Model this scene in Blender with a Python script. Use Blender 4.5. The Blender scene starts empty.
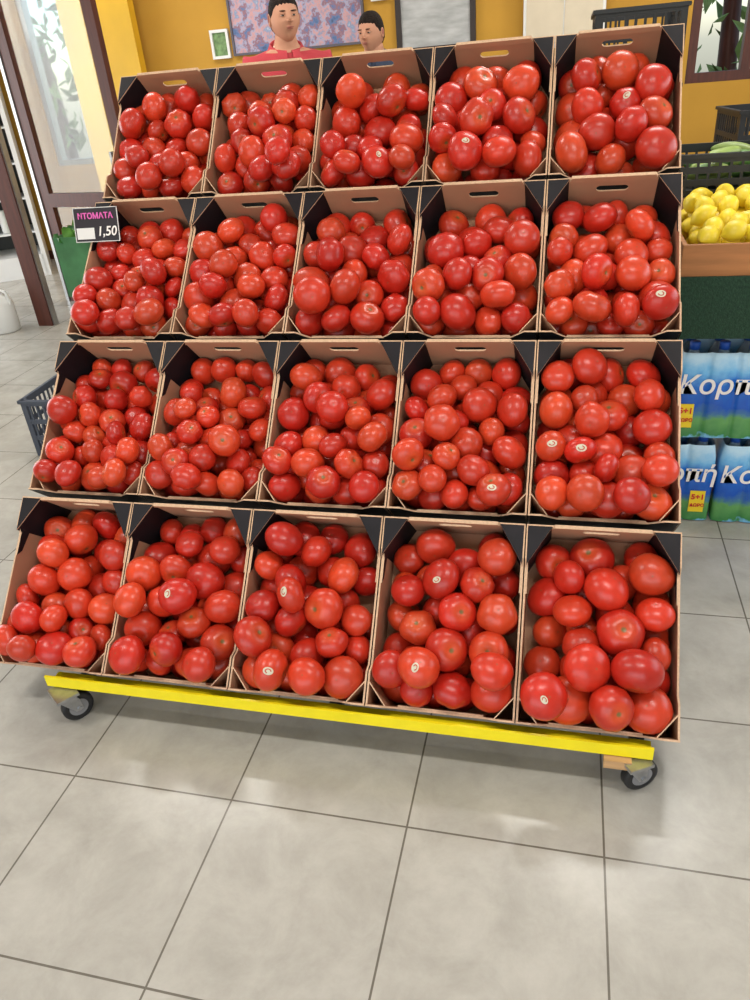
import bpy, bmesh, math, random
import numpy as np
from mathutils import Matrix, Vector, Euler
random.seed(7); rng=np.random.default_rng(11)
sc=bpy.context.scene
sc.view_settings.view_transform='Standard'
sc.view_settings.look='None'
COL=bpy.context.collection

# ---------------------------------------------------------------- materials
def srgb(r,g,b):
    f=lambda c:(c/255/12.92) if c/255<=.04045 else ((c/255+.055)/1.055)**2.4
    return (f(r),f(g),f(b),1)
def mat(name,col,rough=.6,metal=0,noise=0,nscale=8,bump=0,bscale=40,spec=.5,coat=0,trans=0,alpha=1,emis=0,aniso=None):
    m=bpy.data.materials.new(name);m.use_nodes=True;nt=m.node_tree;b=nt.nodes['Principled BSDF']
    b.inputs['Base Color'].default_value=col;b.inputs['Roughness'].default_value=rough;b.inputs['Metallic'].default_value=metal
    b.inputs['Specular IOR Level'].default_value=spec;b.inputs['Coat Weight'].default_value=coat
    b.inputs['Transmission Weight'].default_value=trans;b.inputs['Alpha'].default_value=alpha
    if emis: b.inputs['Emission Color'].default_value=col;b.inputs['Emission Strength'].default_value=emis
    tc=nt.nodes.new('ShaderNodeTexCoord')
    if noise:
        n=nt.nodes.new('ShaderNodeTexNoise');n.inputs['Scale'].default_value=nscale;n.inputs['Detail'].default_value=5
        mp=nt.nodes.new('ShaderNodeMapping')
        if aniso: mp.inputs['Scale'].default_value=aniso
        nt.links.new(tc.outputs['Object'],mp.inputs[0]);nt.links.new(mp.outputs[0],n.inputs['Vector'])
        r=nt.nodes.new('ShaderNodeValToRGB')
        r.color_ramp.elements[0].position=.3;r.color_ramp.elements[1].position=.7
        r.color_ramp.elements[0].color=tuple(c*(1-noise) for c in col[:3])+(1,)
        r.color_ramp.elements[1].color=tuple(min(1,c*(1+noise)) for c in col[:3])+(1,)
        nt.links.new(n.outputs[0],r.inputs[0]);nt.links.new(r.outputs[0],b.inputs['Base Color'])
    if bump:
        n2=nt.nodes.new('ShaderNodeTexNoise');n2.inputs['Scale'].default_value=bscale
        bp=nt.nodes.new('ShaderNodeBump');bp.inputs['Strength'].default_value=bump;bp.inputs['Distance'].default_value=.01
        nt.links.new(tc.outputs['Object'],n2.inputs['Vector']);nt.links.new(n2.outputs[0],bp.inputs['Height']);nt.links.new(bp.outputs[0],b.inputs['Normal'])
    return m
def attr_mat(name,rough,coat=0,spec=.5,mott=.12,nscale=30):
    m=bpy.data.materials.new(name);m.use_nodes=True;nt=m.node_tree;b=nt.nodes['Principled BSDF']
    a=nt.nodes.new('ShaderNodeAttribute');a.attribute_name='tint'
    tc=nt.nodes.new('ShaderNodeTexCoord');n=nt.nodes.new('ShaderNodeTexNoise');n.inputs['Scale'].default_value=nscale;n.inputs['Detail'].default_value=3
    mr=nt.nodes.new('ShaderNodeMapRange');mr.inputs[1].default_value=.3;mr.inputs[2].default_value=.7;mr.inputs[3].default_value=1-mott;mr.inputs[4].default_value=1+mott
    vm=nt.nodes.new('ShaderNodeVectorMath');vm.operation='SCALE'
    nt.links.new(tc.outputs['Object'],n.inputs['Vector']);nt.links.new(n.outputs[0],mr.inputs[0]);nt.links.new(a.outputs['Color'],vm.inputs[0]);nt.links.new(mr.outputs[0],vm.inputs['Scale']);nt.links.new(vm.outputs[0],b.inputs['Base Color'])
    b.inputs['Roughness'].default_value=rough;b.inputs['Coat Weight'].default_value=coat;b.inputs['Coat Roughness'].default_value=.12;b.inputs['Specular IOR Level'].default_value=spec
    return m
M_tom=attr_mat('tomato_skin',.31,0,.48)
M_sticker=attr_mat('sticker_paper',.5,0,.4,0)
M_lemon=attr_mat('lemon_skin',.42,0,.5,.06)
M_green=attr_mat('green_vegetable_skin',.4,0,.5,.15)
M_card=mat('cardboard_inside',srgb(184,140,110),.85,noise=.10,nscale=6,spec=.2)
M_cardb=mat('cardboard_black_print',srgb(26,23,27),.55,noise=.35,nscale=9,spec=.25)
M_edge=mat('cardboard_cut_edge',srgb(208,174,142),.9,noise=.12,nscale=160,spec=.2)
M_yel=mat('yellow_paint',srgb(246,226,20),.4,noise=.05,nscale=20)
M_steel=mat('galvanised_steel',srgb(170,172,175),.35,.85,noise=.15,nscale=40)
M_dsteel=mat('dark_frame_paint',srgb(60,62,60),.5,.2,noise=.1)
M_rubber=mat('black_rubber',srgb(28,28,30),.55,noise=.2,nscale=50)
M_hub=mat('grey_hub_plastic',srgb(130,130,132),.5)
M_wood=mat('pine_wood',srgb(190,150,104),.65,noise=.18,nscale=6,aniso=(1,12,12))
M_bwood=mat('dark_brown_wood',srgb(80,36,24),.45,noise=.25,nscale=5,aniso=(9,9,1))
M_bcrate=mat('black_crate_plastic',srgb(30,32,34),.5,noise=.1)
M_gcrate=mat('blue_grey_crate_plastic',srgb(70,76,88),.5,noise=.1)
M_ochre=mat('ochre_wall_paint',srgb(190,142,46),.75,noise=.06,nscale=3)
M_wallw=mat('offwhite_wall_paint',srgb(214,206,190),.8,noise=.04,nscale=3)
M_ceil=mat('white_ceiling_paint',srgb(228,226,220),.85,noise=.02)
M_white=mat('white_enamel',srgb(225,225,222),.35,noise=.02)
M_beige=mat('beige_panel',srgb(205,192,168),.5,noise=.05)
M_glass=mat('door_glass',(.9,.95,.93,1),.03,trans=1,spec=.5)
M_felt=mat('green_turf_felt',srgb(34,62,44),.95,noise=.35,nscale=120,bump=.5,bscale=200)
M_alu=mat('aluminium',srgb(170,170,168),.35,.8,noise=.05)

# ---------------------------------------------------------------- mesh accumulator
class MB:
    def __init__(s): s.v=[];s.f=[];s.m=[];s.sm=[]
    def add(s,vs,fs,m=0,smooth=False,X=None):
        o=len(s.v)
        for p in vs:
            p=Vector(p)
            if X is not None: p=X@p
            s.v.append(tuple(p))
        for f in fs: s.f.append(tuple(i+o for i in f));s.m.append(m);s.sm.append(smooth)
    def box(s,c,d,m=0,X=None,bev=0):
        x,y,z=[k/2 for k in d];c=Vector(c)
        if bev and min(x,y,z)>bev*1.2:
            bm=bmesh.new();bmesh.ops.create_cube(bm,size=1)
            for v in bm.verts: v.co=Vector((v.co.x*2*x,v.co.y*2*y,v.co.z*2*z))
            bmesh.ops.bevel(bm,geom=bm.edges[:],offset=bev,segments=2,profile=.5,affect='EDGES')
            bm.verts.index_update()
            s.add([v.co+c for v in bm.verts],[[v.index for v in f.verts] for f in bm.faces],m,False,X);bm.free();return
        vs=[c+Vector((a*x,b*y,e*z)) for a in(-1,1) for b in(-1,1) for e in(-1,1)]
        s.add(vs,[(0,1,3,2),(4,6,7,5),(0,4,5,1),(2,3,7,6),(0,2,6,4),(1,5,7,3)],m,False,X)
    def beam(s,p,q,w,h,m=0):
        p=Vector(p);q=Vector(q);d=q-p;L=d.length
        R=d.to_track_quat('X','Z').to_matrix().to_4x4();R.translation=(p+q)/2
        s.box((0,0,0),(L,w,h),m,R)
    def cyl(s,p,q,r,m=0,n=20,r2=None,smooth=True,caps=True):
        p=Vector(p);q=Vector(q);d=q-p;R=d.to_track_quat('Z','Y').to_matrix();r2=r if r2 is None else r2
        vs=[];
        for k,(c,rr) in enumerate(((p,r),(q,r2))):
            for i in range(n):
                a=2*math.pi*i/n;vs.append(c+R@Vector((rr*math.cos(a),rr*math.sin(a),0)))
        s.add(vs,[(i,(i+1)%n,n+(i+1)%n,n+i) for i in range(n)],m,smooth)
        if caps: s.add(vs,[tuple(range(n-1,-1,-1)),tuple(range(n,2*n))],m,False)
    def lathe(s,prof,m=0,n=24,X=None,smooth=True):
        vs=[(r*math.cos(2*math.pi*i/n),r*math.sin(2*math.pi*i/n),z) for r,z in prof for i in range(n)]
        fs=[(k*n+i,k*n+(i+1)%n,(k+1)*n+(i+1)%n,(k+1)*n+i) for k in range(len(prof)-1) for i in range(n)]
        s.add(vs,fs,m,smooth,X)
    def sphere(s,c,rad,m=0,n=16,k=10,X=None,fn=None):
        rad=(rad,)*3 if isinstance(rad,(int,float)) else rad
        vs=[];c=Vector(c)
        for j in range(k+1):
            t=math.pi*j/k
            for i in range(n):
                a=2*math.pi*i/n;p=Vector((math.sin(t)*math.cos(a),math.sin(t)*math.sin(a),math.cos(t)))
                if fn: p=fn(p)
                vs.append(c+Vector((p.x*rad[0],p.y*rad[1],p.z*rad[2])))
        fs=[(j*n+i,(j+1)*n+i,(j+1)*n+(i+1)%n,j*n+(i+1)%n) for j in range(k) for i in range(n)]
        s.add(vs,fs,m,True,X)
    def slab(s,poly,t,mi,mo,me):
        n=len(poly);t=Vector(t);P=[Vector(p) for p in poly];Q=[p+t for p in P]
        s.add(P,[tuple(range(n))],mi);s.add(Q,[tuple(range(n-1,-1,-1))],mo)
        s.add(P+Q,[(i,(i+1)%n,n+(i+1)%n,n+i) for i in range(n)],me)
    def obj(s,name,mats,parent=None,loc=None,rot=None):
        me=bpy.data.meshes.new(name);me.from_pydata(s.v,[],s.f)
        for m in mats: me.materials.append(m)
        me.polygons.foreach_set('material_index',s.m);me.polygons.foreach_set('use_smooth',s.sm);me.update()
        o=bpy.data.objects.new(name,me);COL.objects.link(o)
        if parent: o.parent=parent
        if loc: o.location=loc
        if rot: o.rotation_euler=rot
        return o
def empty(name,loc=(0,0,0),rot=(0,0,0)):
    e=bpy.data.objects.new(name,None);e.empty_display_size=.1;COL.objects.link(e);e.location=loc;e.rotation_euler=rot;return e
def text(body,size,m,parent,loc,rot=(math.pi/2,0,0),name='lettering',align='LEFT',extr=.0004,shear=0,bold=0):
    c=bpy.data.curves.new(name,'FONT');c.body=body;c.size=size;c.extrude=extr;c.align_x=align;c.shear=shear;c.offset=bold
    c.materials.append(m);o=bpy.data.objects.new(name,c);COL.objects.link(o);o.parent=parent;o.location=loc;o.rotation_euler=rot;return o

# ---------------------------------------------------------------- camera
yaw,pit,rol,F=.2730,.5250,.0897,741.9
cy,sy,cp,sp=math.cos(yaw),math.sin(yaw),math.cos(pit),math.sin(pit)
fwd=Vector((-sy*cp,cy*cp,-sp));rt=Vector((cy,sy,0));dn=fwd.cross(rt)
r2=math.cos(rol)*rt+math.sin(rol)*dn;d2=-math.sin(rol)*rt+math.cos(rol)*dn
cd=bpy.data.cameras.new('camera');cam=bpy.data.objects.new('camera',cd);COL.objects.link(cam)
cd.sensor_fit='VERTICAL';cd.sensor_height=24;cd.lens=24*F/1000;cd.clip_start=.05
Mx=Matrix((( r2.x,-d2.x,-fwd.x,0),(r2.y,-d2.y,-fwd.y,0),(r2.z,-d2.z,-fwd.z,1.5),(0,0,0,1)))
cam.matrix_world=Mx;sc.camera=cam

# ---------------------------------------------------------------- room
X0,X1,Y0,Y1,ZC=-6.2,3.2,-3.0,7.2,3.1
T=.4324
mf=bpy.data.materials.new('ceramic_floor_tiles');mf.use_nodes=True;nt=mf.node_tree;b=nt.nodes['Principled BSDF']
tc=nt.nodes.new('ShaderNodeTexCoord');mp=nt.nodes.new('ShaderNodeMapping');mp.inputs['Location'].default_value=(-.1437+T*20,-1.0522+T*20,0)
br=nt.nodes.new('ShaderNodeTexBrick');br.offset=0;br.squash=1
br.inputs['Scale'].default_value=1;br.inputs['Brick Width'].default_value=T;br.inputs['Row Height'].default_value=T
br.inputs['Mortar Size'].default_value=.0024;br.inputs['Mortar Smooth'].default_value=.1;br.inputs['Bias'].default_value=0
br.inputs['Color1'].default_value=(1,1,1,1);br.inputs['Color2'].default_value=(.94,.94,.94,1);br.inputs['Mortar'].default_value=(.33,.31,.28,1)
n1=nt.nodes.new('ShaderNodeTexNoise');n1.inputs['Scale'].default_value=6;n1.inputs['Detail'].default_value=9;n1.inputs['Roughness'].default_value=.68;n1.inputs['Distortion'].default_value=.3
rp=nt.nodes.new('ShaderNodeValToRGB');e=rp.color_ramp.elements;e[0].position=.30;e[0].color=srgb(160,156,146);e[1].position=.70;e[1].color=srgb(188,184,174)
mx=nt.nodes.new('ShaderNodeMix');mx.data_type='RGBA';mx.blend_type='MULTIPLY';mx.inputs[0].default_value=1
nt.links.new(tc.outputs['Object'],mp.inputs[0]);nt.links.new(mp.outputs[0],br.inputs[0]);nt.links.new(tc.outputs['Object'],n1.inputs['Vector'])
nt.links.new(n1.outputs[0],rp.inputs[0]);nt.links.new(rp.outputs[0],mx.inputs[6]);nt.links.new(br.outputs[0],mx.inputs[7]);nt.links.new(mx.outputs[2],b.inputs['Base Color'])
b.inputs['Roughness'].default_value=.26
bp=nt.nodes.new('ShaderNodeBump');bp.invert=True;bp.inputs['Strength'].default_value=.5;bp.inputs['Distance'].default_value=.003
nt.links.new(br.outputs['Fac'],bp.inputs['Height']);nt.links.new(bp.outputs[0],b.inputs['Normal'])
def room_box(name,lo,hi,m):
    mb=MB();mb.box([(a+c)/2 for a,c in zip(lo,hi)],[c-a for a,c in zip(lo,hi)]);return mb.obj(name,[m])
room_box('floor',(X0,Y0,-.1),(X1,Y1,0),mf)
room_box('ceiling',(X0,Y0,ZC),(X1,Y1,ZC+.1),M_ceil)
def wall_hole(name,axis,pos,t,a0,a1,z1,holes,m):
    mb=MB()
    def seg(a,b_,zl,zh):
        if b_-a<1e-4 or zh-zl<1e-4: return
        if axis=='y': mb.box(((a+b_)/2,pos+t/2,(zl+zh)/2),(b_-a,abs(t),zh-zl))
        else: mb.box((pos+t/2,(a+b_)/2,(zl+zh)/2),(abs(t),b_-a,zh-zl))
    cur=a0
    for (a,b_,zl,zh) in sorted(holes):
        seg(cur,a,0,z1);seg(a,b_,0,zl);seg(a,b_,zh,z1);cur=b_
    seg(cur,a1,0,z1);return mb.obj(name,[m])
wall_hole('wall_back','y',Y1,.15,X0,X1,ZC,[(-5.0,-4.42,.9,2.7),(.86,1.62,1.2,2.5)],M_ochre)
wall_hole('wall_left','x',X0,-.15,Y0,Y1,ZC,[(2.4,5.6,0,2.5)],M_wallw)
wall_hole('wall_right','x',X1,.15,Y0,Y1,ZC,[(1.0,5.0,.9,2.5)],M_wallw)
wall_hole('wall_front','y',Y0,-.15,X0,X1,ZC,[(-4.2,2.4,0,2.7)],M_wallw)
def frame(mb,axis,pos,a,b_,zl,zh,w,d,m=0,mull=()):
    def bx(a1,a2,z1,z2):
        c=((a1+a2)/2,pos,(z1+z2)/2) if axis=='y' else (pos,(a1+a2)/2,(z1+z2)/2)
        s=(a2-a1,d,z2-z1) if axis=='y' else (d,a2-a1,z2-z1);mb.box(c,s,m)
    bx(a,a+w,zl,zh);bx(b_-w,b_,zl,zh);bx(a+w,b_-w,zh-w,zh);bx(a+w,b_-w,zl,zl+w)
    for q in mull: bx(q-w/2,q+w/2,zl+w,zh-w)
mb=MB();frame(mb,'y',Y1+.07,.86,1.62,1.2,2.5,.07,.1,0,(1.30,));mb.obj('window_1',[M_bwood])
mb=MB();frame(mb,'x',X1+.07,1,5,.9,2.5,.07,.1,0,(2.33,3.66));mb.obj('added_right_window',[M_alu])  # unseen window, added in the right wall to bring in daylight
mb=MB();frame(mb,'y',Y1+.07,-5.0,-4.42,.9,2.7,.05,.1,0);mb.obj('reflection_opening',[M_alu])  # added opening; bright outdoors here stands in for the door glass reflection
mb=MB();frame(mb,'x',X0-.07,2.4,5.6,0,2.5,.09,.1,0,(4.0,));mb.obj('trim_1',[M_bwood])
mb=MB();frame(mb,'y',Y0-.07,-4.2,2.4,0,2.7,.08,.1,0,(-2,.2));mb.obj('trim_2',[M_alu])
room_box('baseboard_back',(X0,Y1-.015,0),(X1,Y1-.001,.09),M_bwood)

def tree(x,y,seed):
    rd=random.Random(seed);mb=MB();mb.cyl((x+.1,y,0),(x,y,2.2),.12,0,12,.08)
    for i in range(300):
        a=rd.uniform(0,6.28);r=rd.uniform(.2,1.3);c=Vector((x+r*math.cos(a),y+r*math.sin(a)*.6,rd.uniform(.9,3.4)))
        R=Matrix.Translation(c)@Euler((rd.uniform(0,3),rd.uniform(0,3),rd.uniform(0,3))).to_matrix().to_4x4()
        s=rd.uniform(.07,.16);mb.add([(-s,0,0),(0,-s*.4,.02),(s,0,0),(0,s*.4,.02)],[(0,1,2,3)],1,False,R)
    mb.obj('tree',[M_bwood,M_leaves])
M_leaves=mat('tree_leaves',srgb(124,154,88),.7,noise=.4,nscale=3)
tree(1.5,9.6,1);tree(-6.9,10.2,2)

# ---------------------------------------------------------------- tomato crates
W=1.8072/5;XL=-1.5072
ROWS=[(1.254,.157,46.0,.475),(1.616,.503,46.0,.475),(1.984,.852,45.0,.475),(2.367,1.192,50.5,.450)]
D=.148;TH=.0045
def make_tray(L,w):
    mb=MB();g=.0015
    x0,x1=g,w-g
    V=Vector
    mb.slab([V((x0,0,-D)),V((x1,0,-D)),V((x1,L,-D)),V((x0,L,-D))],(0,0,-TH),0,0,2)
    prof=[(0,-D),(L,-D),(L,.006),(L-.085,.006),(L-.105,-.012),(.10,-.012),(.082,.006),(0,.006)]
    mb.slab([V((x0+TH,bb,n)) for bb,n in prof],(-TH,0,0),0,1,2)
    mb.slab([V((x1-TH,bb,n)) for bb,n in prof],(TH,0,0),0,1,2)
    fl=[(L-.006,-.07),(L-.006,.0065),(L-.085,.0065),(L-.105,-.0115),(L-.17,-.0115),(L-.155,-.03)]
    mb.slab([V((x0+TH+.003,bb,n)) for bb,n in fl],(-.003,0,0),1,1,2)
    mb.slab([V((x1-TH-.003,bb,n)) for bb,n in fl],(.003,0,0),1,1,2)
    fp=[(x0,-D),(x1,-D),(x1,.010),(x1-.035,.010),(x1-.07,-.022),(x0+.07,-.022),(x0+.035,.010),(x0,.010)]
    mb.slab([V((a,TH,n)) for a,n in fp],(0,-TH,0),0,1,2)
    mb.slab([V((a,TH*2,n)) for a,n in [(x0+.07,-.06),(x1-.07,-.06),(x1-.075,-.024),(x0+.075,-.024)]],(0,-TH,0),0,0,2)
    cx,cz,hw,hh=w/2,-.040,.044,.0125
    N=24;hole=[];rect=[]
    for i in range(N):
        a=2*math.pi*(i+.5)/N
        c,s_=math.cos(a),math.sin(a)
        hole.append((cx+(hw-hh)*(1 if c>0 else -1)+hh*c,cz+hh*s_))
        rx,rz=.08,.03
        k=min(rx/abs(c) if abs(c)>1e-6 else 9,rz/abs(s_) if abs(s_)>1e-6 else 9);rect.append((cx+k*c,cz+k*s_))
    for yy,m in((L-TH,0),(L,1)):
        vs=[V((a,yy,n)) for a,n in hole+rect]
        mb.add(vs,[(i,(i+1)%N,N+(i+1)%N,N+i) for i in range(N)],m)
    vs=[V((a,L-TH,n)) for a,n in hole]+[V((a,L,n)) for a,n in hole]
    mb.add(vs,[(i,(i+1)%N,N+(i+1)%N,N+i) for i in range(N)],2)
    ax0,ax1,az0,az1=cx-.08,cx+.08,cz-.03,cz+.03
    for k in range(4):
        sx=1 if k in(0,3) else -1;sz=1 if k<2 else -1
        pts=[p for p in rect if (p[0]-cx)*sx>0 and (p[1]-cz)*sz>0]
        cxn=(cx+sx*.08,cz+sz*.03)
        on_x=[p for p in pts if abs(abs(p[0]-cx)-.08)<1e-6];on_z=[p for p in pts if abs(abs(p[1]-cz)-.03)<1e-6]
        p1=max(on_x,key=lambda p:abs(p[1]-cz));p2=max(on_z,key=lambda p:abs(p[0]-cx))
        for yy,m in((L-TH,0),(L,1)): mb.add([V((p1[0],yy,p1[1])),V((cxn[0],yy,cxn[1])),V((p2[0],yy,p2[1]))],[(0,1,2)],m)
    for rc in [(x0,ax0,-D,.006),(ax1,x1,-D,.006),(ax0,ax1,-D,az0),(ax0,ax1,az1,.006)]:
        a,b_,c,d=rc;mb.slab([V((a,L-TH,c)),V((b_,L-TH,c)),V((b_,L-TH,d)),V((a,L-TH,d))],(0,TH,0),0,1,2)
    mb.slab([V((x0+.06,L-TH*2,-.004)),V((x1-.06,L-TH*2,-.004)),V((x1-.068,L-TH*2,.015)),V((x0+.068,L-TH*2,.015))],(0,TH*2,0),0,1,2)
    for side in(0,1):
        f=(lambda a:x0+a) if side==0 else (lambda a:x1-a)
        mb.slab([V((f(.004),L-.10,-D)),V((f(.060),L-.005,-D)),V((f(.060),L-.005,.006)),V((f(.004),L-.10,.006))],(0,.004,0),1,1,2)
        mb.slab([V((f(.004),L-.10,.0075)),V((f(.062),L-.004,.0075)),V((f(.003),L-.004,.0075))],(0,0,-.003),1,1,2)
        mb.slab([V((f(.004),.060,-D)),V((f(.048),.006,-D)),V((f(.048),.006,.002)),V((f(.004),.060,.006))],(0,-.004,0),0,0,2)
    return mb
_tray_cache={}
def tray_mesh(L):
    if L not in _tray_cache:
        o=make_tray(L,W).obj('cardboard_tray',[M_card,M_cardb,M_edge]);_tray_cache[L]=o.data;bpy.data.objects.remove(o)
    return _tray_cache[L]

RAD=[[.0415,.044,.0450,.0455,.0475],[.0385,.0385,.040,.0405,.0415],[.039,.0415,.0445,.0450,.0415],[.0425,.0415,.0435,.0465,.0515]]
RIB=[[.2,.15,.15,.15,.2],[.2,.15,.1,.1,.1],[.2,.3,.4,.15,.15],[.4,.7,.3,.2,.15]]
boxes=[(r,c) for r in range(4) for c in range(5)]
NM=64
cnt=[];rad=np.full((20,NM),1e-4);pos=np.zeros((20,NM,3));act=np.zeros((20,NM),bool)
for k,(r,c) in enumerate(boxes):
    L=ROWS[r][3];r0=RAD[r][c];n=min(NM,int(round((2.0 if r else 1.93)*(W-.014)*(L*.88)/(4*r0*r0*.90)*(.0425/r0)**.5)));cnt.append(n)
    rad[k,:n]=r0*rng.uniform(.84,1.16,n);act[k,:n]=True
    pos[k,:n,0]=rng.uniform(r0+.01,W-r0-.01,n);pos[k,:n,1]=rng.uniform(r0+.01,L*.85,n)
    pos[k,:n,2]=-D+r0+np.arange(n)/n*.30
    pos[k,n:,2]=-50-np.arange(NM-n)
Ls=np.array([ROWS[r][3] for r,c in boxes])[:,None]
def constrain(p):
    lo=rad+.010
    p[...,0]=np.clip(p[...,0],lo,W-lo);p[...,1]=np.where(act,np.clip(p[...,1],rad+.01,Ls-rad-.008),p[...,1])
    p[...,2]=np.where(act,np.maximum(p[...,2],-D+rad),p[...,2])
    for sx in(0,1):
        a=p[...,0] if sx==0 else W-p[...,0]
        for back in(0,1):
            bb=p[...,1] if not back else Ls-p[...,1]
            la,lb=(.050,.064) if not back else (.062,.104)
            nn=math.hypot(la,lb);d=(a*lb+bb*la-la*lb)/nn-rad
            push=np.minimum(d,0)*act*.7
            da=-push*lb/nn;db=-push*la/nn
            p[...,0]+=da if sx==0 else -da
            p[...,1]+=db if not back else -db
eye=np.eye(NM,dtype=bool)[None]
def relax(p):
    d=p[:,:,None,:]-p[:,None,:,:];dist=np.sqrt((d**2).sum(-1))+1e-9
    ov=(rad[:,:,None]+rad[:,None,:])*.97-dist
    ov=np.where(eye|~(act[:,:,None]&act[:,None,:]),0,np.maximum(ov,0))
    p+= (d/dist[...,None]*ov[...,None]*.45).sum(2)
NI=280
for it in range(NI):
    st=.005*(1-it/(NI+15))
    pos[...,2]-=st*.95*act;pos[...,1]-=st*.24*act
    pos[...,:2]+=rng.normal(0,.0010,pos[...,:2].shape)*act[...,None]*(1-it/NI)
    for _ in range(2): relax(pos);constrain(pos)
for it in range(30): relax(pos);constrain(pos)

TH_=np.array([0,.07,.15,.28,.45,.68,.92,1.16,1.4,1.64,1.88,2.12,2.36,2.6,2.82,2.98,3.07,3.1415]);SEG=24
def surf(th,ph,pr):
    amp,k,p0,sq,e2,p1=pr
    s_,c_=np.maximum(np.sin(th),0),np.cos(th)
    R=1+amp*np.cos(k*ph+p0)*s_**1.5*(.65+.35*c_)+e2*np.cos(2*ph+p1)*s_**2+e2*.6*np.cos(3*ph+p0*2)*s_**2
    x=R*s_*np.cos(ph)*1.045;y=R*s_*np.sin(ph)*1.045
    z=R*c_*sq-.17*np.exp(-(th/.30)**2)+.045*np.exp(-((math.pi-th)/.22)**2)
    return np.stack([x,y,z],-1)
thg,phg=np.meshgrid(TH_,np.arange(SEG)*2*np.pi/SEG,indexing='ij')
nT=len(TH_)
GF=np.array([(j*SEG+i,(j+1)*SEG+i,(j+1)*SEG+(i+1)%SEG,j*SEG+(i+1)%SEG) for j in range(nT-1) for i in range(SEG)])
def rot_from_axis(z,tw):
    z=z/np.linalg.norm(z);a=np.array([1,0,0]) if abs(z[0])<.8 else np.array([0,1,0]);x=np.cross(a,z);x/=np.linalg.norm(x);y=np.cross(z,x)
    c,s_=math.cos(tw),math.sin(tw);return np.stack([c*x+s_*y,-s_*x+c*y,z],1)
def fruit_obj(name,items,mats,parent):
    VS=[];FS=[];CS=[];MI=[];o=0
    for (v,f,c,m) in items:
        VS.append(v);FS.append(f+o);CS.append(c);MI.append(np.full(len(f),m));o+=len(v)
    V=np.concatenate(VS);Fa=np.concatenate(FS);C=np.concatenate(CS);MIa=np.concatenate(MI)
    me=bpy.data.meshes.new(name);me.vertices.add(len(V));me.vertices.foreach_set('co',V.astype(np.float32).ravel())
    me.loops.add(Fa.size);me.loops.foreach_set('vertex_index',Fa.ravel().astype(np.int32))
    me.polygons.add(len(Fa));me.polygons.foreach_set('loop_start',np.arange(0,Fa.size,4,dtype=np.int32))
    me.polygons.foreach_set('loop_total',np.full(len(Fa),4,dtype=np.int32))
    for m in mats: me.materials.append(m)
    me.polygons.foreach_set('material_index',MIa.astype(np.int32));me.polygons.foreach_set('use_smooth',np.ones(len(Fa),bool))
    me.update(calc_edges=True);me.validate()
    a=me.color_attributes.new('tint','FLOAT_COLOR','POINT');a.data.foreach_set('color',np.concatenate([C,np.ones((len(C),1))],1).astype(np.float32).ravel())
    ob=bpy.data.objects.new(name,me);COL.objects.link(ob);ob.parent=parent;return ob
STK={(0,1):[(.55,.45)],(0,2):[(.35,.2),(.3,.45)],(0,3):[(.38,.62),(.42,.45)],(0,4):[(.12,.27)],(1,3):[(.6,.1)],(1,4):[(.1,.3),(.28,.42)],
     (2,4):[(.7,.2)],(3,2):[(.55,.12)],(3,3):[(.45,.15)],(3,4):[(.5,.5)]}
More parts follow.
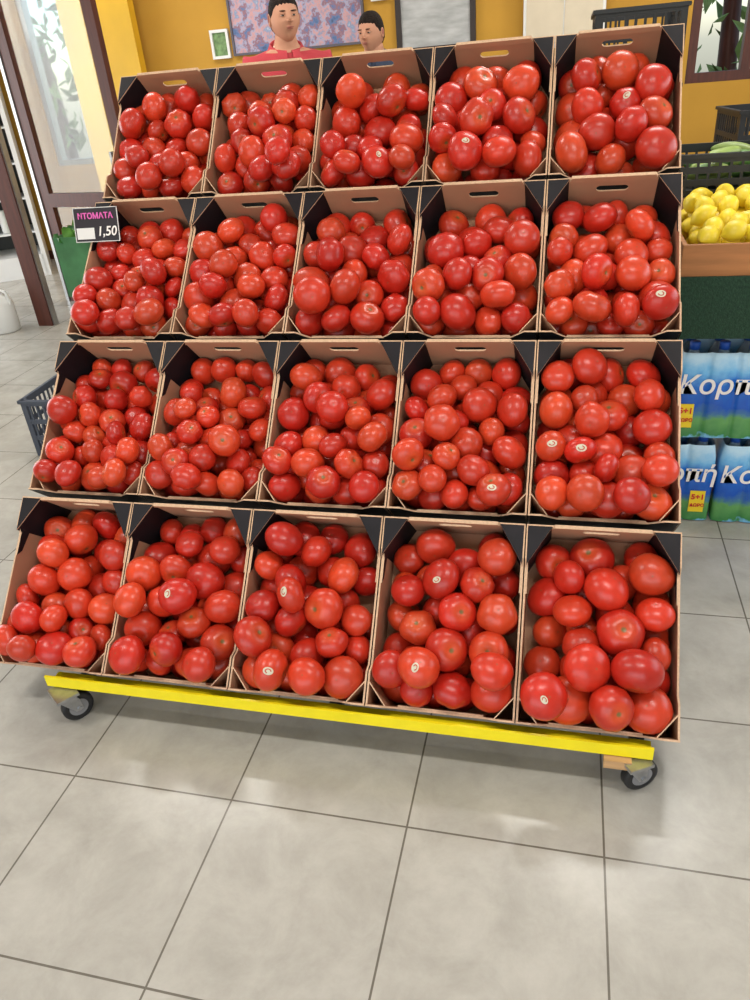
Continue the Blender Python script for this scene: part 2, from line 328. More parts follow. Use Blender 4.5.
for k,(r,c) in enumerate(boxes):
    y,z,ang,L=ROWS[r];th=math.radians(ang)
    e=empty('tomato_crate',(XL+c*W,y,z),(th,0,0))
    to=bpy.data.objects.new('cardboard_tray',tray_mesh(L));COL.objects.link(to);to.parent=e
    n=cnt[k];items=[];prs=[]
    for i in range(n):
        rr=rad[k,i]
        rib=rng.random()<RIB[r][c]
        pr=(rng.uniform(.035,.08) if rib else rng.uniform(.005,.022),int(rng.integers(5,9)),rng.uniform(0,6.28),rng.uniform(.76,.92),rng.uniform(.0,.045),rng.uniform(0,6.28))
        up=1 if rng.random()<.25 else -1
        ax=np.array([0,0,up])+rng.normal(0,.6,3)
        R=rot_from_axis(ax,rng.uniform(0,6.28));P=surf(thg,phg,pr)
        v=(P.reshape(-1,3)*rr)@R.T+pos[k,i]
        h=rng.random()**1.7
        base=np.array([.50,.018,.009])*(1-h)+np.array([.62,.060,.016])*h
        base=base*rng.uniform(.82,1.10)
        t=thg.reshape(-1,1)
        Cc=np.repeat(base[None],len(v),0)
        w1=np.clip(1-(t-.15)/.6,0,1)*.45
        Cc=Cc*(1-w1)+np.array([.60,.12,.03])*w1
        w2=(t<.11)*.9;Cc=Cc*(1-w2)+np.array([.14,.12,.04])*w2
        w3=(t>3.1)*.7;Cc=Cc*(1-w3)+np.array([.22,.11,.05])*w3
        items.append((v,GF,Cc,0));prs.append((pr,R,rr))
    for (fa,fb) in STK.get((r,c),[]):
        tgt=np.array([fa*W,fb*L]);dd=np.hypot(pos[k,:n,0]-tgt[0],pos[k,:n,1]-tgt[1])-pos[k,:n,2]*1.2
        i=int(np.argmin(dd));pr,R,rr=prs[i]
        dirl=np.array([rng.uniform(-.25,.35),rng.uniform(-.25,.1),1.0]);dirl/=np.linalg.norm(dirl)
        A=rot_from_axis(dirl,rng.uniform(0,6.28))
        for (r_in,r_out,colr,lift,amax) in[(0,.0108,(.60,.56,.42),.0007,1.0),(.0042,.0068,(.45,.07,.04),.0011,.72)]:
            ns=20;rads=[max(r_in,1e-4),(r_in+r_out)/2,r_out];vs=[]
            for q in rads:
                for j in range(ns):
                    a=2*math.pi*j/ns*(1 if amax==1 else amax*ns/(ns-1));d=A@np.array([q/rr*math.cos(a)*1.2,q/rr*math.sin(a)*.85,1.0]);d/=np.linalg.norm(d)
                    dl=R.T@d
                    tt=math.acos(max(-1,min(1,dl[2])));pp=math.atan2(dl[1],dl[0]);t2=tt
                    for _ in range(6):
                        s3=surf(np.array(t2),np.array(pp),pr);ta=math.atan2(math.hypot(s3[0],s3[1]),s3[2]);t2=min(3.1415,max(0,t2+(tt-ta)))
                    s3=surf(np.array(t2),np.array(pp),pr);ln=np.linalg.norm(s3);s3=s3*(1+lift/rr/ln)
                    vs.append(R@(s3*rr)+pos[k,i])
            js=range(ns) if amax==1 else range(ns-1)
            fs=np.array([(q*ns+j,(q+1)*ns+j,(q+1)*ns+(j+1)%ns,q*ns+(j+1)%ns) for q in range(2) for j in js])
            items.append((np.array(vs),fs,np.repeat(np.array([colr]),len(vs),0),1))
    fruit_obj('tomatoes',items,[M_tom,M_sticker],e)

# ---------------------------------------------------------------- display rack on casters
rk=empty('display_rack')
mb=MB()
mb.box((-.537,1.236,.131),(1.564,.006,.034),0);mb.box((-.537,1.262,.1135),(1.564,.05,.005),0)
o=math.sqrt(.5)
def sn(s,n): return (1.254+o*s-o*n,.157+o*s+o*n)
for x in(-1.3,-.54,.226):
    pts=[(1.262,.10),(1.335,.032),(1.42,.032),(1.52,.09),(2.62,.09)]
    for (a,b_),(c_,d_) in zip(pts[:-1],pts[1:]): mb.beam((x,a,b_),(x,c_,d_),.035,.02,1)
    a=sn(.12,-.228);b_=sn(1.93,-.228);mb.beam((x,a[0],a[1]),(x,b_[0],b_[1]),.035,.03,1)
    mb.beam((x,2.62,.09),(x,2.62,1.195),.035,.035,1)
mb.box((-.537,2.62,.10),(1.56,.035,.03),1);mb.box((-.537,2.62,1.0),(1.56,.03,.03),1)
for (y,z,ang,L) in ROWS:
    t=math.radians(ang)
    for s in(.07,L-.07):
        yy=y+math.cos(t)*s+math.sin(t)*(D+TH+.008);zz=z+math.sin(t)*s-math.cos(t)*(D+TH+.008)
        X=Matrix.Translation((-.6036,yy,zz))@Matrix.Rotation(t,4,'X');mb.box((0,0,0),(1.76,.05,.014),1,X)
        n_here=((zz-.157)-(yy-1.254))*o;gap=n_here-(-.213)
        if gap>.004:
            for x in(-1.3,-.54,.226): mb.beam((x,yy,zz),(x,yy+o*gap,zz-o*gap),.03,.02,1)
mb.obj('frame',[M_yel,M_dsteel],rk)
def caster(x,y,yawc,top,blk=0):
    mb=MB();R=Matrix.Translation((x,y,0))@Matrix.Rotation(yawc,4,'Z')
    wr=.043
    prof=[(.012,-.012),(.030,-.012),(.034,-.013),(wr-.002,-.012),(wr,-.008),(wr,.008),(wr-.002,.012),(.034,.013),(.030,.012),(.012,.012)]
    Xw=R@Matrix.Translation((0,.022,wr))@Matrix.Rotation(math.pi/2,4,'Y')
    mb.lathe(prof,0,28,Xw)
    mb.lathe([(.0,-.0135),(.026,-.0135),(.026,.0135),(0,.0135)],1,24,Xw,False)
    for sx in(-1,1):
        P=[(sx*.018,.022-.010,.036),(sx*.018,.022+.010,.036),(sx*.018,.030,.07),(sx*.018,.02,.090),(sx*.018,-.022,.090),(sx*.018,-.010,.07)]
        mb.slab([R@Vector(p) for p in P],R.to_3x3()@Vector((-sx*.003,0,0)),2,2,2)
    mb.box((0,-.001,.0895),(.039,.046,.004),2,R)
    mb.cyl(R@Vector((-.022,.022,wr)),R@Vector((.022,.022,wr)),.006,2,10)
    mb.cyl(R@Vector((0,0,.090)),R@Vector((0,0,.099)),.022,2,18)
    mb.box((0,0,.104),(.075,.06,.009),2,R)
    if blk: mb.box((x-.035,y-.01,.099),(.06,.03,.024),3)
    mb.obj('caster',[M_rubber,M_hub,M_steel,M_wood],rk)
caster(-1.268,1.225,-.62,.109);caster(.205,1.243,-1.05,.112,1);caster(-1.25,2.58,.4,.1);caster(.20,2.58,-.5,.1)

# price sign
ps=empty('price_sign',(-1.463,2.225,1.138),(-.25,0,.05))
mb=MB();mb.box((0,0,0),(.155,.004,.104),0,bev=.001);mb.box((-.040,-.003,-.026),(.062,.001,.034),1)
mb.box((0,-.003,.051),(.155,.002,.002),1);mb.box((0,-.003,-.051),(.155,.002,.002),1);mb.box((-.0765,-.003,0),(.002,.002,.104),1);mb.box((.0765,-.003,0),(.002,.002,.104),1)
mb.obj('board',[mat('blackboard',srgb(30,22,32),.5,noise=.1),M_white,M_alu],ps)
M_pink=mat('pink_chalk',srgb(235,110,190),.8);M_wt=mat('white_chalk',srgb(245,240,235),.8)
text('ΝΤΟΜΑΤΑ',.0245,M_pink,ps,(-.062,-.005,.018),name='price_lettering',bold=.0006)
text('1,50',.040,M_wt,ps,(.0,-.005,-.034),name='price_digits',shear=.2,bold=.0006)

# ---------------------------------------------------------------- lattice plastic crates
def crate_mesh(mb,c,w,d,h,m=0,X=None):
    x,y,z=c;t=.008
    mb.box((x,y,z+.006),(w-.01,d-.01,.012),m,X)
    for zz in(.012,h*.33,h*.62,h-.015):
        for sy_ in(-1,1): mb.box((x,y+sy_*(d/2-t/2),z+zz),(w,t,.022 if zz<h*.8 else .03),m,X)
        for sx in(-1,1): mb.box((x+sx*(w/2-t/2),y,z+zz),(t,d-2*t,.022 if zz<h*.8 else .03),m,X)
    nx=int(w/.035)
    for i in range(nx+1):
        xx=x-w/2+t/2+(w-t)*i/nx
        for sy_ in(-1,1): mb.box((xx,y+sy_*(d/2-t/2),z+h/2),(.009,t*.9,h-.01),m,X)
    ny=int(d/.035)
    for i in range(1,ny):
        yy=y-d/2+d*i/ny
        for sx in(-1,1): mb.box((x+sx*(w/2-t/2),yy,z+h/2),(t*.9,.009,h-.01),m,X)
    for sx in(-1,1):
        for sy_ in(-1,1): mb.box((x+sx*(w/2-.012),y+sy_*(d/2-.012),z+h/2),(.026,.026,h),m,X)
    for sy_ in(-1,1): mb.box((x,y+sy_*(d/2+.004),z+h-.008),(w+.016,.012,.014),m,X)
    for sx in(-1,1): mb.box((x+sx*(w/2+.004),y,z+h-.008),(.012,d+.016,.014),m,X)
mb=MB();crate_mesh(mb,(0,0,0),.58,.36,.29);mb.obj('plastic_crate',[M_gcrate],None,(-2.17,2.95,0),(0,0,.06))
mb=MB()
for i in range(6): crate_mesh(mb,(0,0,i*.272),.34,.55,.27)
mb.obj('plastic_crate_stack',[M_bcrate],None,(.24,3.85,0))
mb=MB()
for i in range(4): crate_mesh(mb,(0,0,i*.302),.55,.40,.30)
mb.obj('plastic_crate_stack',[M_bcrate],None,(1.0,4.3,0),(0,0,.1))

# ---------------------------------------------------------------- produce table with lemons & peppers
tb=empty('produce_table')
mb=MB()
mb.box((.85,2.90,.72),(1.04,.96,.03),0)
for x in(.36,1.34):
    for y in(2.72,3.35): mb.box((x,y,.3525),(.045,.045,.705),0)
mb.box((.85,2.415,.79),(1.04,.012,.19),1)
mb.box((.327,2.90,.79),(.010,.96,.19),1)
mb.obj('table_body',[M_wood,M_felt],tb)
def open_box(mb,c,w,d,h,t,m=0):
    x,y,z=c;mb.box((x,y,z+t/2),(w,d,t),m)
    for s in(-1,1):
        mb.box((x,y+s*(d/2-t/2),z+h/2),(w,t,h),m,bev=.002);mb.box((x+s*(w/2-t/2),y,z+h/2),(t,d-2*t,h),m,bev=.002)
le=empty('lemon_crate',(.81,2.69,.7355))
mb=MB();open_box(mb,(0,0,0),.94,.52,.24,.014);mb.obj('wooden_box',[mat('orange_brown_wood',srgb(172,112,62),.6,noise=.2,nscale=5,aniso=(1,10,10))],le)
def ellip(center,rad3,axis,color,var=.1,tip=0,bend=0):
    R=rot_from_axis(np.array(axis,float),rng.uniform(0,6.28))
    th_=thg;x=np.sin(th_)*np.cos(phg);y=np.sin(th_)*np.sin(phg);z=np.cos(th_)
    if tip: z=z+np.sign(z)*tip*np.exp(-((np.minimum(th_,np.pi-th_))/.28)**2)
    P=np.stack([x*rad3[0]+bend*(z*z),y*rad3[1],z*rad3[2]],-1).reshape(-1,3)
    c=np.array(color)*rng.uniform(1-var,1+var);return (P@R.T+np.array(center),GF,np.repeat(c[None],len(P),0),0)
items=[]
for layer in range(3):
    nx,ny=(13,7) if layer<2 else (12,6)
    for i in range(nx):
        for j in range(ny):
            px=-.43+.86*(i+.5+.25*(j%2))/nx+rng.normal(0,.005);py=-.22+.44*(j+.5)/ny+rng.normal(0,.005)
            pz=.135+layer*.055+.15*(py+.22)+rng.normal(0,.006)
            if abs(px)>.42: continue
            items.append(ellip((px,py,pz),(.031,.031,.037),rng.normal(0,1,3),(.82,.62,.03),.08,.16))
fruit_obj('lemons',items,[M_lemon],le)
pc=empty('pepper_crate',(.83,3.17,.7355))
mb=MB();open_box(mb,(0,0,0),.94,.36,.28,.014)
pb=mb.obj('stand_box',[M_wood],pc)
mb=MB();crate_mesh(mb,(0,0,.282),.94,.34,.14);mb.obj('black_crate',[M_bcrate],pc)
items=[]
for i in range(90):
    ax=(rng.normal(0,1),rng.normal(0,.5),rng.normal(0,.15))
    items.append(ellip((rng.uniform(-.36,.36),rng.uniform(-.10,.10),.32+.0010*i),(.022,.022,.085),ax,(.26,.36,.09) if rng.random()<.7 else (.10,.22,.05),.2,0,.012))
fruit_obj('green_peppers',items,[M_green],pc)

# ---------------------------------------------------------------- bottled water packs
M_pet=mat('clear_blue_plastic',srgb(190,220,240),.08,trans=.6,spec=.5)
M_cap=mat('blue_cap',srgb(40,90,190),.4)
ml=bpy.data.materials.new('printed_shrink_wrap');ml.use_nodes=True;nt=ml.node_tree;b=nt.nodes['Principled BSDF'];b.inputs['Roughness'].default_value=.18
tc=nt.nodes.new('ShaderNodeTexCoord');sx=nt.nodes.new('ShaderNodeSeparateXYZ');nz=nt.nodes.new('ShaderNodeTexNoise');nz.inputs['Scale'].default_value=22;nz.inputs['Detail'].default_value=4
ma=nt.nodes.new('ShaderNodeMath');ma.operation='MULTIPLY_ADD';ma.inputs[1].default_value=.09
rp=nt.nodes.new('ShaderNodeValToRGB');cr=rp.color_ramp
stops=[(0,(70,140,205)),(.14,(120,185,225)),(.17,(60,130,70)),(.34,(100,160,90)),(.42,(60,110,160)),(.50,(25,85,185)),(.72,(40,115,210)),(.86,(120,190,235)),(1,(190,225,245))]
cr.elements[0].position=0;cr.elements[0].color=srgb(*stops[0][1]);cr.elements[1].position=1;cr.elements[1].color=srgb(*stops[-1][1])
for p,c in stops[1:-1]: q=cr.elements.new(p);q.color=srgb(*c)
dv=nt.nodes.new('ShaderNodeMath');dv.operation='DIVIDE';dv.inputs[1].default_value=.33
nt.links.new(tc.outputs['Object'],sx.inputs[0]);nt.links.new(tc.outputs['Object'],nz.inputs['Vector']);nt.links.new(nz.outputs[0],ma.inputs[0]);nt.links.new(sx.outputs[2],ma.inputs[2]);nt.links.new(ma.outputs[0],dv.inputs[0]);nt.links.new(dv.outputs[0],rp.inputs[0]);nt.links.new(rp.outputs[0],b.inputs['Base Color'])
M_ytag=mat('yellow_tag',srgb(248,215,40),.4);M_red=mat('red_print',srgb(210,40,40),.5)
bprof=[(0,.0),(.036,.0),(.043,.008),(.044,.03),(.0415,.05),(.044,.07),(.044,.20),(.041,.225),(.030,.265),(.0165,.292),(.0145,.30),(.0145,.304)]
def pack(x,y,z,fx):
    e=empty('water_bottle_pack',(x,y,z));mb=MB()
    for i in range(3):
        for j in range(2):
            X=Matrix.Translation((-.09+.09*i,.045+.09*j,0));mb.lathe(bprof,0,24,X)
            mb.lathe([(0,.326),(.0155,.326),(.0165,.322),(.0165,.302),(.0,.302)],1,20,X)
    mb.obj('bottles',[M_pet,M_cap],e)
    mb=MB();pts=[]
    for k in range(3*12+1):
        t=-.135+.27*k/36;u=((t+.135)%.09)/.09*2-1;pts.append((t,-.001-.010*math.sqrt(max(0,1-u*u))+.009))
    outline=[(a,b_) for a,b_ in pts]+[(.137,.02),(.137,.16),(.12,.181),(-.12,.181),(-.137,.16),(-.137,.02)]
    n=len(outline);vs=[];zs=[.004,.06,.13,.20,.255,.30]
    for zz in zs:
        k=1 if zz<.22 else (.98 if zz<.26 else .92)
        for a,b_ in outline: vs.append((a*k,.09+(b_-.09)*k,zz))
    mb.add(vs,[(q*n+i,q*n+(i+1)%n,(q+1)*n+(i+1)%n,(q+1)*n+i) for q in range(len(zs)-1) for i in range(n)],0,True)
    mb.box((fx,-.006,.085),(.05,.002,.085),1,bev=0)
    mb.obj('wrap',[ml,M_ytag],e)
    text('Κορπή',.090,M_wt,e,(-.132,-.006,.165),name='label_lettering',bold=.0012,shear=.1)
    text('5+1',.028,M_red,e,(fx-.021,-.009,.095),name='tag_lettering',bold=.001)
    text('ΔΩΡΟ',.017,M_red,e,(fx-.022,-.009,.065),name='tag_lettering',bold=.0005)
for l in range(2):
    for i in range(3): pack((.515 if l else .405)+.283*i,2.46,l*.329,-.10 if l else .09)

# ---------------------------------------------------------------- left side
def door_leaf():
    e=empty('glass_door',(-4.05,5.54,0),(0,0,-.21));mb=MB();w=.95;h=2.5
    mb.box((.045,0,h/2),(.09,.05,h),0);mb.box((w-.045,0,h/2),(.09,.05,h),0)
    mb.box((w/2,0,h-.05),(w-.18,.05,.10),0);mb.box((w/2,0,.10),(w-.18,.05,.20),0);mb.box((w/2,0,.80),(w-.18,.05,.10),0)
    mb.box((w-.10,-.05,1.05),(.02,.03,.16),2);mb.box((-.02,-.01,h/2),(.03,.05,h),2)
    mb.box((w/2,0,1.62),(w-.17,.006,1.55),1);mb.box((w/2,0,.475),(w-.17,.006,.56),1)
    mb.obj('leaf',[M_bwood,M_glass,M_alu],e)
door_leaf()
mb=MB();mb.box((-3.83,4.87,ZC/2),(.12,.08,ZC),0);mb.box((-3.765,4.87,ZC/2),(.012,.05,ZC-.001),1);mb.obj('trim_post',[M_bwood,M_alu])
mb=MB();mb.box((-4.08,7.0,ZC/2),(.68,.10,ZC-.002));mb.obj('trim_panel',[mat('bright_yellow_panel',srgb(226,178,40),.45,noise=.12,nscale=2)])
fr=empty('display_fridge',(-5.38,6.52,0),(0,0,.60));mb=MB()
mb.box((0,.30,1.0),(.76,.05,2.0),4);mb.box((-.36,0,1.0),(.04,.6,2.0),0);mb.box((.36,0,1.0),(.04,.6,2.0),0);mb.box((0,0,1.94),(.70,.6,.12),0);mb.box((0,0,.1),(.70,.6,.2),0)
for i in range(5): mb.box((0,.02,.4+i*.3),(.68,.5,.015),0)
for i in range(5):
    for j in range(7):
        mb.cyl((-.28+j*.09,-.12,.41+i*.3),(-.28+j*.09,-.12,.41+i*.3+.2),.033,1+(i+j)%3,14)
mb.obj('fridge_body',[M_white,mat('drink_blue',srgb(60,90,150),.3),mat('drink_white',srgb(220,220,215),.3),mat('drink_green',srgb(80,130,80),.3),M_dsteel],fr)
mb=MB();mb.lathe([(0,0),(.10,0),(.11,.01),(.11,.20),(.095,.25),(.04,.29),(.03,.30),(.03,.325),(.036,.325),(.036,.35),(0,.35)],0,24)
mb.cyl((.03,0,.31),(.10,0,.29),.010,0,10);mb.cyl((.10,0,.29),(.108,0,.20),.010,0,10);mb.obj('plastic_jug',[M_white],None,(-4.10,4.72,0))
gt=empty('greens_table',(-2.60,4.45,0));mb=MB()
mb.box((0,0,.70),(.9,.6,.03),0)
for x in(-.4,.4):
    for y in(-.25,.25): mb.box((x,y,.342),(.04,.04,.684),0)
mb.box((0,-.302,.58),(.9,.006,.36),1);mb.box((-.452,0,.58),(.006,.6,.36),1)
mb.obj('table_body',[M_dsteel,mat('green_cloth',srgb(62,112,70),.8,noise=.25,nscale=9)],gt)
mb=MB()
for i in range(220):
    cx_=random.uniform(-.42,.42);cy_=random.uniform(-.27,.26);L_=random.uniform(.06,.12);wd=random.uniform(.02,.045)
    X=Matrix.Translation((cx_,cy_,.72))@Euler((random.uniform(-.9,.9),random.uniform(-.9,.9),random.uniform(0,6.28))).to_matrix().to_4x4()
    vs=[];
    for a in range(6):
        t=a/5;ww=wd*math.sin(math.pi*(.12+.8*t))
        for s in(-1,0,1): vs.append((s*ww,.25*L_*t*t+abs(s)*.012*math.sin(a*2.3+i),L_*t))
    mb.add(vs,[(a*3+s,a*3+s+1,a*3+s+4,a*3+s+3) for a in range(5) for s in range(2)],i%2,True,X)
mb.obj('leafy_greens',[mat('leaf_green',srgb(88,140,52),.5,noise=.3,nscale=20),mat('leaf_dark',srgb(50,100,45),.5,noise=.3,nscale=20)],gt)

# ---------------------------------------------------------------- back wall items
mp_=bpy.data.materials.new('painted_canvas');mp_.use_nodes=True;nt=mp_.node_tree;b=nt.nodes['Principled BSDF'];b.inputs['Roughness'].default_value=.6
tc=nt.nodes.new('ShaderNodeTexCoord');mpp=nt.nodes.new('ShaderNodeMapping');mpp.inputs['Scale'].default_value=(3,1,3)
n1=nt.nodes.new('ShaderNodeTexNoise');n1.inputs['Scale'].default_value=2.4;n1.inputs['Detail'].default_value=10;n1.inputs['Roughness'].default_value=.62
rp=nt.nodes.new('ShaderNodeValToRGB');cr=rp.color_ramp;cr.elements[0].position=.30;cr.elements[0].color=srgb(60,70,104);cr.elements[1].position=.72;cr.elements[1].color=srgb(222,222,226)
for p,c in[(.40,(92,120,166)),(.46,(150,100,106)),(.50,(150,162,194)),(.55,(205,150,145)),(.62,(126,146,180))]: q=cr.elements.new(p);q.color=srgb(*c)
nt.links.new(tc.outputs['Object'],mpp.inputs[0]);nt.links.new(mpp.outputs[0],n1.inputs['Vector']);nt.links.new(n1.outputs[0],rp.inputs[0]);nt.links.new(rp.outputs[0],b.inputs['Base Color'])
def picture(name,x0_,x1_,z0_,z1_,fm,inner,fw=.03):
    e=empty(name,((x0_+x1_)/2,Y1-.02,(z0_+z1_)/2));mb=MB();w=x1_-x0_;h=z1_-z0_
    frame(mb,'y',0,-w/2,w/2,-h/2,h/2,fw,.036);mb.box((0,.004,0),(w-fw,.01,h-fw),1);mb.obj('framed_picture',[fm,inner],e);return e
picture('painting',-2.93,-1.73,1.69,2.42,mat('thin_frame',srgb(90,86,96),.5),mp_,.018)
picture('small_framed_print',-3.13,-2.96,1.68,1.90,M_white,mat('green_print',srgb(110,140,90),.6,noise=.5,nscale=25),.022)
picture('small_framed_print',-1.66,-1.52,1.98,2.2,M_white,mat('red_print_art',srgb(170,80,70),.6,noise=.5,nscale=25),.02)
picture('framed_mirror',-1.46,-.80,1.58,2.32,mat('dark_frame_wood',srgb(46,36,34),.5,noise=.1),mat('pale_picture',srgb(176,178,178),.35,noise=.25,nscale=5,aniso=(1,1,4)),.045)
mb=MB();mb.box((-.1,Y1-.10,1.95),(.62,.199,.84),0,bev=.01);mb.box((-.245,Y1-.205,1.95),(.28,.012,.78),1);mb.box((.045,Y1-.205,1.95),(.28,.012,.78),1);mb.box((-.12,Y1-.217,1.9),(.012,.012,.12),2);mb.box((-.08,Y1-.217,1.9),(.012,.012,.12),2);mb.obj('wall_cabinet',[M_white,M_beige,M_alu])

# ---------------------------------------------------------------- people
def person(name,loc,yaw_,Hh,shirt,trous,skin,hair,hsc=.92,headyaw=0,headpitch=0):
    e=empty(name,loc,(0,0,yaw_));s=Hh/1.80
    J=[];E=[];Rr=[]
    def j(p,r,par=None):
        J.append(p);Rr.append(r);i=len(J)-1
        if par is not None:E.append((par,i))
        return i
    pel=j((0,0,.97),(.155,.115));sp1=j((0,0,1.13),(.145,.105),pel);ch=j((0,.005,1.32),(.17,.12),sp1);cl=j((0,.01,1.45),(.15,.095),ch)
    nb=j((0,.012,1.515),(.068,.064),cl);nk=j((0,0,1.56),(.055,.058),nb);nt_=j((0,-.005,1.60),(.05,.055),nk)
    for sx in(-1,1):
        sh=j((sx*.175,.01,1.455),(.066,.069),cl);el=j((sx*.235,.03,1.15),(.045,.045),sh);cuff=j((sx*.24,-.02,1.05),(.038,.038),el)
        wr=j((sx*.245,-.10,.92),(.027,.024),cuff);pm=j((sx*.245,-.125,.865),(.036,.018),wr)
        hp=j((sx*.095,0,.90),(.095,.10),pel);kn=j((sx*.105,-.015,.50),(.062,.066),hp);ak=j((sx*.11,.02,.10),(.042,.045),kn);hl=j((sx*.112,.0,.045),(.042,.04),ak);toe=j((sx*.118,-.16,.035),(.042,.03),hl)
    me=bpy.data.meshes.new('b');me.from_pydata(J,E,[]);ob=bpy.data.objects.new('tmp',me);COL.objects.link(ob)
    ob.modifiers.new('s','SKIN')
    if not me.skin_vertices:
        bpy.context.view_layer.objects.active=ob;bpy.ops.mesh.customdata_skin_add()
    sv=me.skin_vertices[0].data
    for i,r in enumerate(Rr): sv[i].radius=r;sv[i].use_root=(i==0)
    ms=ob.modifiers.new('ss','SUBSURF');ms.levels=3;ms.render_levels=3
    dg=bpy.context.evaluated_depsgraph_get();dg.update();em=bpy.data.meshes.new_from_object(ob.evaluated_get(dg));bpy.data.objects.remove(ob)
    em.name='body';body=bpy.data.objects.new('body',em);COL.objects.link(body);body.parent=e;body.scale=(s,s,s)
    em.materials.clear()
    for m in(shirt,trous,skin,M_rubber): em.materials.append(m)
    for p in em.polygons:
        c=p.center;p.use_smooth=True
        if c.z>1.520+.45*c.y: k=2
        elif c.z<1.20 and c.z>.80 and abs(c.x)>.19: k=2
        elif c.z>.95: k=0
        elif c.z<.075: k=3
        else: k=1
        p.material_index=k
    mb=MB()
    cv=[];nn=36
    for (rr_,zz_) in [(.066,1.520),(.070,1.540),(.078,1.538),(.094,1.508),(.098,1.492),(.090,1.500)]:
        for i in range(nn):
            a=-math.pi/2+.16+(2*math.pi-.32)*i/(nn-1)
            x=rr_*math.cos(a)*1.02;y=rr_*math.sin(a)*.95+.01;cv.append((x,y,zz_+.42*y-.010))
    mb.add(cv,[(q*nn+i,q*nn+i+1,(q+1)*nn+i+1,(q+1)*nn+i) for q in range(5) for i in range(nn-1)],0,True)
    mb.lathe([(.158,.945),(.162,.955),(.162,.985),(.158,.995)],3,32,Matrix.Diagonal((1,.76,1,1)))
    for sx in(-1,1):
        oo=Vector((sx*.245,-.135,.845))
        for q,(dy,ln) in enumerate([(-.024,.070),(-.008,.078),(.008,.072),(.022,.056)]):
            a=oo+Vector((0,dy,0));b1=a+Vector((-sx*.004,-.004,-ln*.5));c1=b1+Vector((-sx*.014,0,-ln*.45))
            mb.cyl(a+Vector((0,0,.02)),b1,.0088,2,10,.0080);mb.sphere(b1,.0082,2,8,6);mb.cyl(b1,c1,.0080,2,10,.0065);mb.sphere(c1,.0065,2,8,6)
        a=Vector((sx*.240,-.148,.885));b1=a+Vector((-sx*.012,-.030,-.028));c1=b1+Vector((-sx*.006,-.008,-.028))
        mb.cyl(a,b1,.0115,2,10,.0095);mb.sphere(b1,.0095,2,8,6);mb.cyl(b1,c1,.0095,2,10,.0072);mb.sphere(c1,.0072,2,8,6)
    mb.obj('clothing_and_hands',[shirt,trous,skin,mat(name+'_belt',srgb(30,24,22),.5)],e).scale=(s,s,s)
    hd=empty('head',(0,-.005*s,1.582*s),(headpitch,0,headyaw));hd.parent=e
    mb=MB();hs=(.079,.097,.116)
    def rnd(p):
        h_=math.hypot(p.x,p.y)
        if p.z>0 and h_>1e-5:
            f=h_**.80/h_;f=1+(f-1)*min(1,p.z*2.2);return Vector((p.x*f,p.y*f,p.z))
        return p
    def hf(p):
        x,y,z=rnd(p)
        jaw=1-.26*max(0,-z-.2)**1.1
        x*=jaw
        if y<0:
            nose=math.exp(-((x/.17)**2))*(math.exp(-(((z+.12)/.14)**2))*.20+math.exp(-(((z-.05)/.16)**2))*.07)
            sock=-.07*(math.exp(-(((abs(x)-.40)/.17)**2)-(((z-.04)/.12)**2)))
            lips=.05*math.exp(-((x/.28)**2)-(((z+.44)/.09)**2));chin=.08*math.exp(-((x/.35)**2)-(((z+.82)/.16)**2))
            brow=.035*math.exp(-(((abs(x)-.38)/.28)**2)-(((z-.20)/.08)**2))
            y-=nose+sock+lips+chin+brow
        if z<-.5 and y>0: y*=.75
        return Vector((x,y,z))
    C=Vector((0,-.015,.062))
    mb.sphere(C,hs,0,48,40,None,hf)
    for sx in(-1,1):
        mb.sphere(C+Vector((sx*.030,-.0850,.006)),(.0120,.0095,.0050),1,14,10)
        mb.sphere(C+Vector((sx*.030,-.0925,.005)),(.0058,.0032,.0048),2,10,8)
        mb.sphere(C+Vector((sx*.030,-.0890,.0112)),(.0150,.010,.0042),0,12,6)
        mb.sphere(C+Vector((sx*.031,-.0950,.0240)),(.018,.005,.0034),3,12,6)
        mb.sphere(C+Vector((sx*.080,.006,-.004)),(.009,.018,.030),0,12,10);mb.sphere(C+Vector((sx*.086,.002,.002)),(.006,.011,.019),4,10,8)
        mb.sphere(C+Vector((sx*.011,-.109,-.022)),(.008,.009,.007),0,10,8)
    mb.sphere(C+Vector((0,-.0995,-.049)),(.022,.007,.0028),4,14,8);mb.sphere(C+Vector((0,-.0975,-.0560)),(.018,.007,.0034),4,14,8)
    vs=[];n=48;k=30
    for jj in range(k+1):
        for i in range(n):
            a=2*math.pi*i/n;fr=math.sin(a)
            xs=[-1,-.82,-.6,-.35,-.1,.3,.7,1];ys=[.335,.345,.36,.46,.50,.60,.68,.70]
            lim=(float(np.interp(fr,xs,ys))+.012*math.sin(i*2.9))*math.pi
            tt=lim*jj/k;edge=min(1,(k-jj)/4)
            side=1-.45*max(0,1-abs(math.cos(tt))*2.0)
            wv=1.0+(.062*side+.012*math.sin(i*5.1+jj*2.7))*edge
            p=rnd(Vector((math.sin(tt)*math.cos(a),math.sin(tt)*math.sin(a),math.cos(tt))))
            vs.append(C+Vector((p.x*hs[0]*wv,p.y*hs[1]*wv,p.z*hs[2]*wv)))
    mb.add(vs,[(q*n+i,(q+1)*n+i,(q+1)*n+(i+1)%n,q*n+(i+1)%n) for q in range(k) for i in range(n)],3,True)
    mb.obj('head_mesh',[skin,mat('eye_white',srgb(190,176,165),.3),mat('iris',srgb(40,26,18),.2),hair,mat('lip',srgb(164,98,84),.5)],hd).scale=(s*hsc,)*3
    return e
M_skin=mat('skin',srgb(196,142,114),.55,noise=.06,nscale=12,spec=.3);M_hair=mat('dark_hair',srgb(34,25,20),.75,noise=.5,nscale=60,bump=.8,bscale=120,spec=.2)
M_polo=mat('red_polo_fabric',srgb(190,62,70),.85,noise=.08,nscale=14,bump=.3,bscale=300)
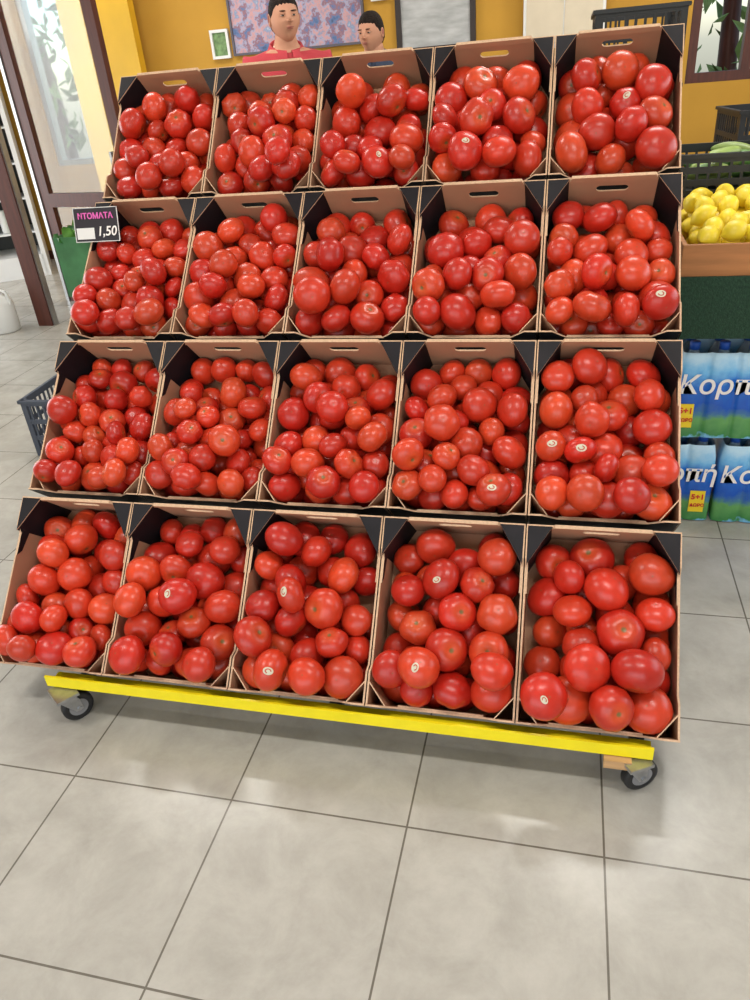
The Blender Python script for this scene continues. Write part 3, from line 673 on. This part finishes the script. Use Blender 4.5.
M_tee=mat('dark_tee_fabric',srgb(50,60,80),.85,noise=.08,nscale=14);M_jean=mat('denim',srgb(50,62,92),.85,noise=.12,nscale=30)
person('man',(-1.46,4.30,0),.50,1.93,M_polo,M_jean,M_skin,M_hair,.88,headyaw=.1,headpitch=-.05)
person('boy',(-1.07,4.62,0),.1,1.84,M_tee,M_jean,M_skin,M_hair,.80,headyaw=-.4,headpitch=.05)

# ---------------------------------------------------------------- lights
w=bpy.data.worlds.new('world');sc.world=w;w.use_nodes=True;nt=w.node_tree;bg=nt.nodes['Background']
sk=nt.nodes.new('ShaderNodeTexSky');sk.sky_type='NISHITA';sk.sun_disc=False;sk.sun_elevation=math.radians(50);sk.sun_rotation=math.radians(200)
nt.links.new(sk.outputs[0],bg.inputs[0]);bg.inputs[1].default_value=.2
def area(name,loc,rot,sx_,sy_,pw,col=(1,1,1)):
    l=bpy.data.lights.new(name,'AREA');l.shape='RECTANGLE';l.size=sx_;l.size_y=sy_;l.energy=pw;l.color=col
    o=bpy.data.objects.new(name,l);COL.objects.link(o);o.location=loc;o.rotation_euler=rot;return o
area('shopfront_daylight',(-.9,Y0+.1,1.5),(math.radians(90),0,0),6.2,2.4,82,(1,.985,.96))
area('left_door_daylight',(X0+.1,4.0,1.3),(0,math.radians(-90),0),2.3,3,85,(.98,.99,1))
area('added_right_daylight',(X1-.1,3.0,1.7),(0,math.radians(90),0),1.5,3.6,50,(.98,.99,1))  # added light from the right, at the unseen added window
M_tube=mat('fluorescent_tube',(1,.98,.94,1),.3,emis=7)
for i,(x,y) in enumerate([(-2.4,.6),(.4,.6),(-2.4,3.4),(.4,3.4),(-3.0,5.8),(.2,5.8)]):
    e=empty('ceiling_light',(x,y,ZC));mb=MB();mb.box((0,0,-.026),(1.25,.2,.05),0,bev=.005)
    for s in(-.05,.05): mb.cyl((-.6,0+s,-.07),(.6,s,-.07),.014,1,12);
    for s in(-.61,.61): mb.box((s,0,-.066),(.03,.15,.035),0)
    mb.obj('fixture',[M_white,M_tube],e)
    a=area('lamp',(0,0,-.09),(0,0,0),1.2,.16,30,(1,.975,.93));a.parent=e
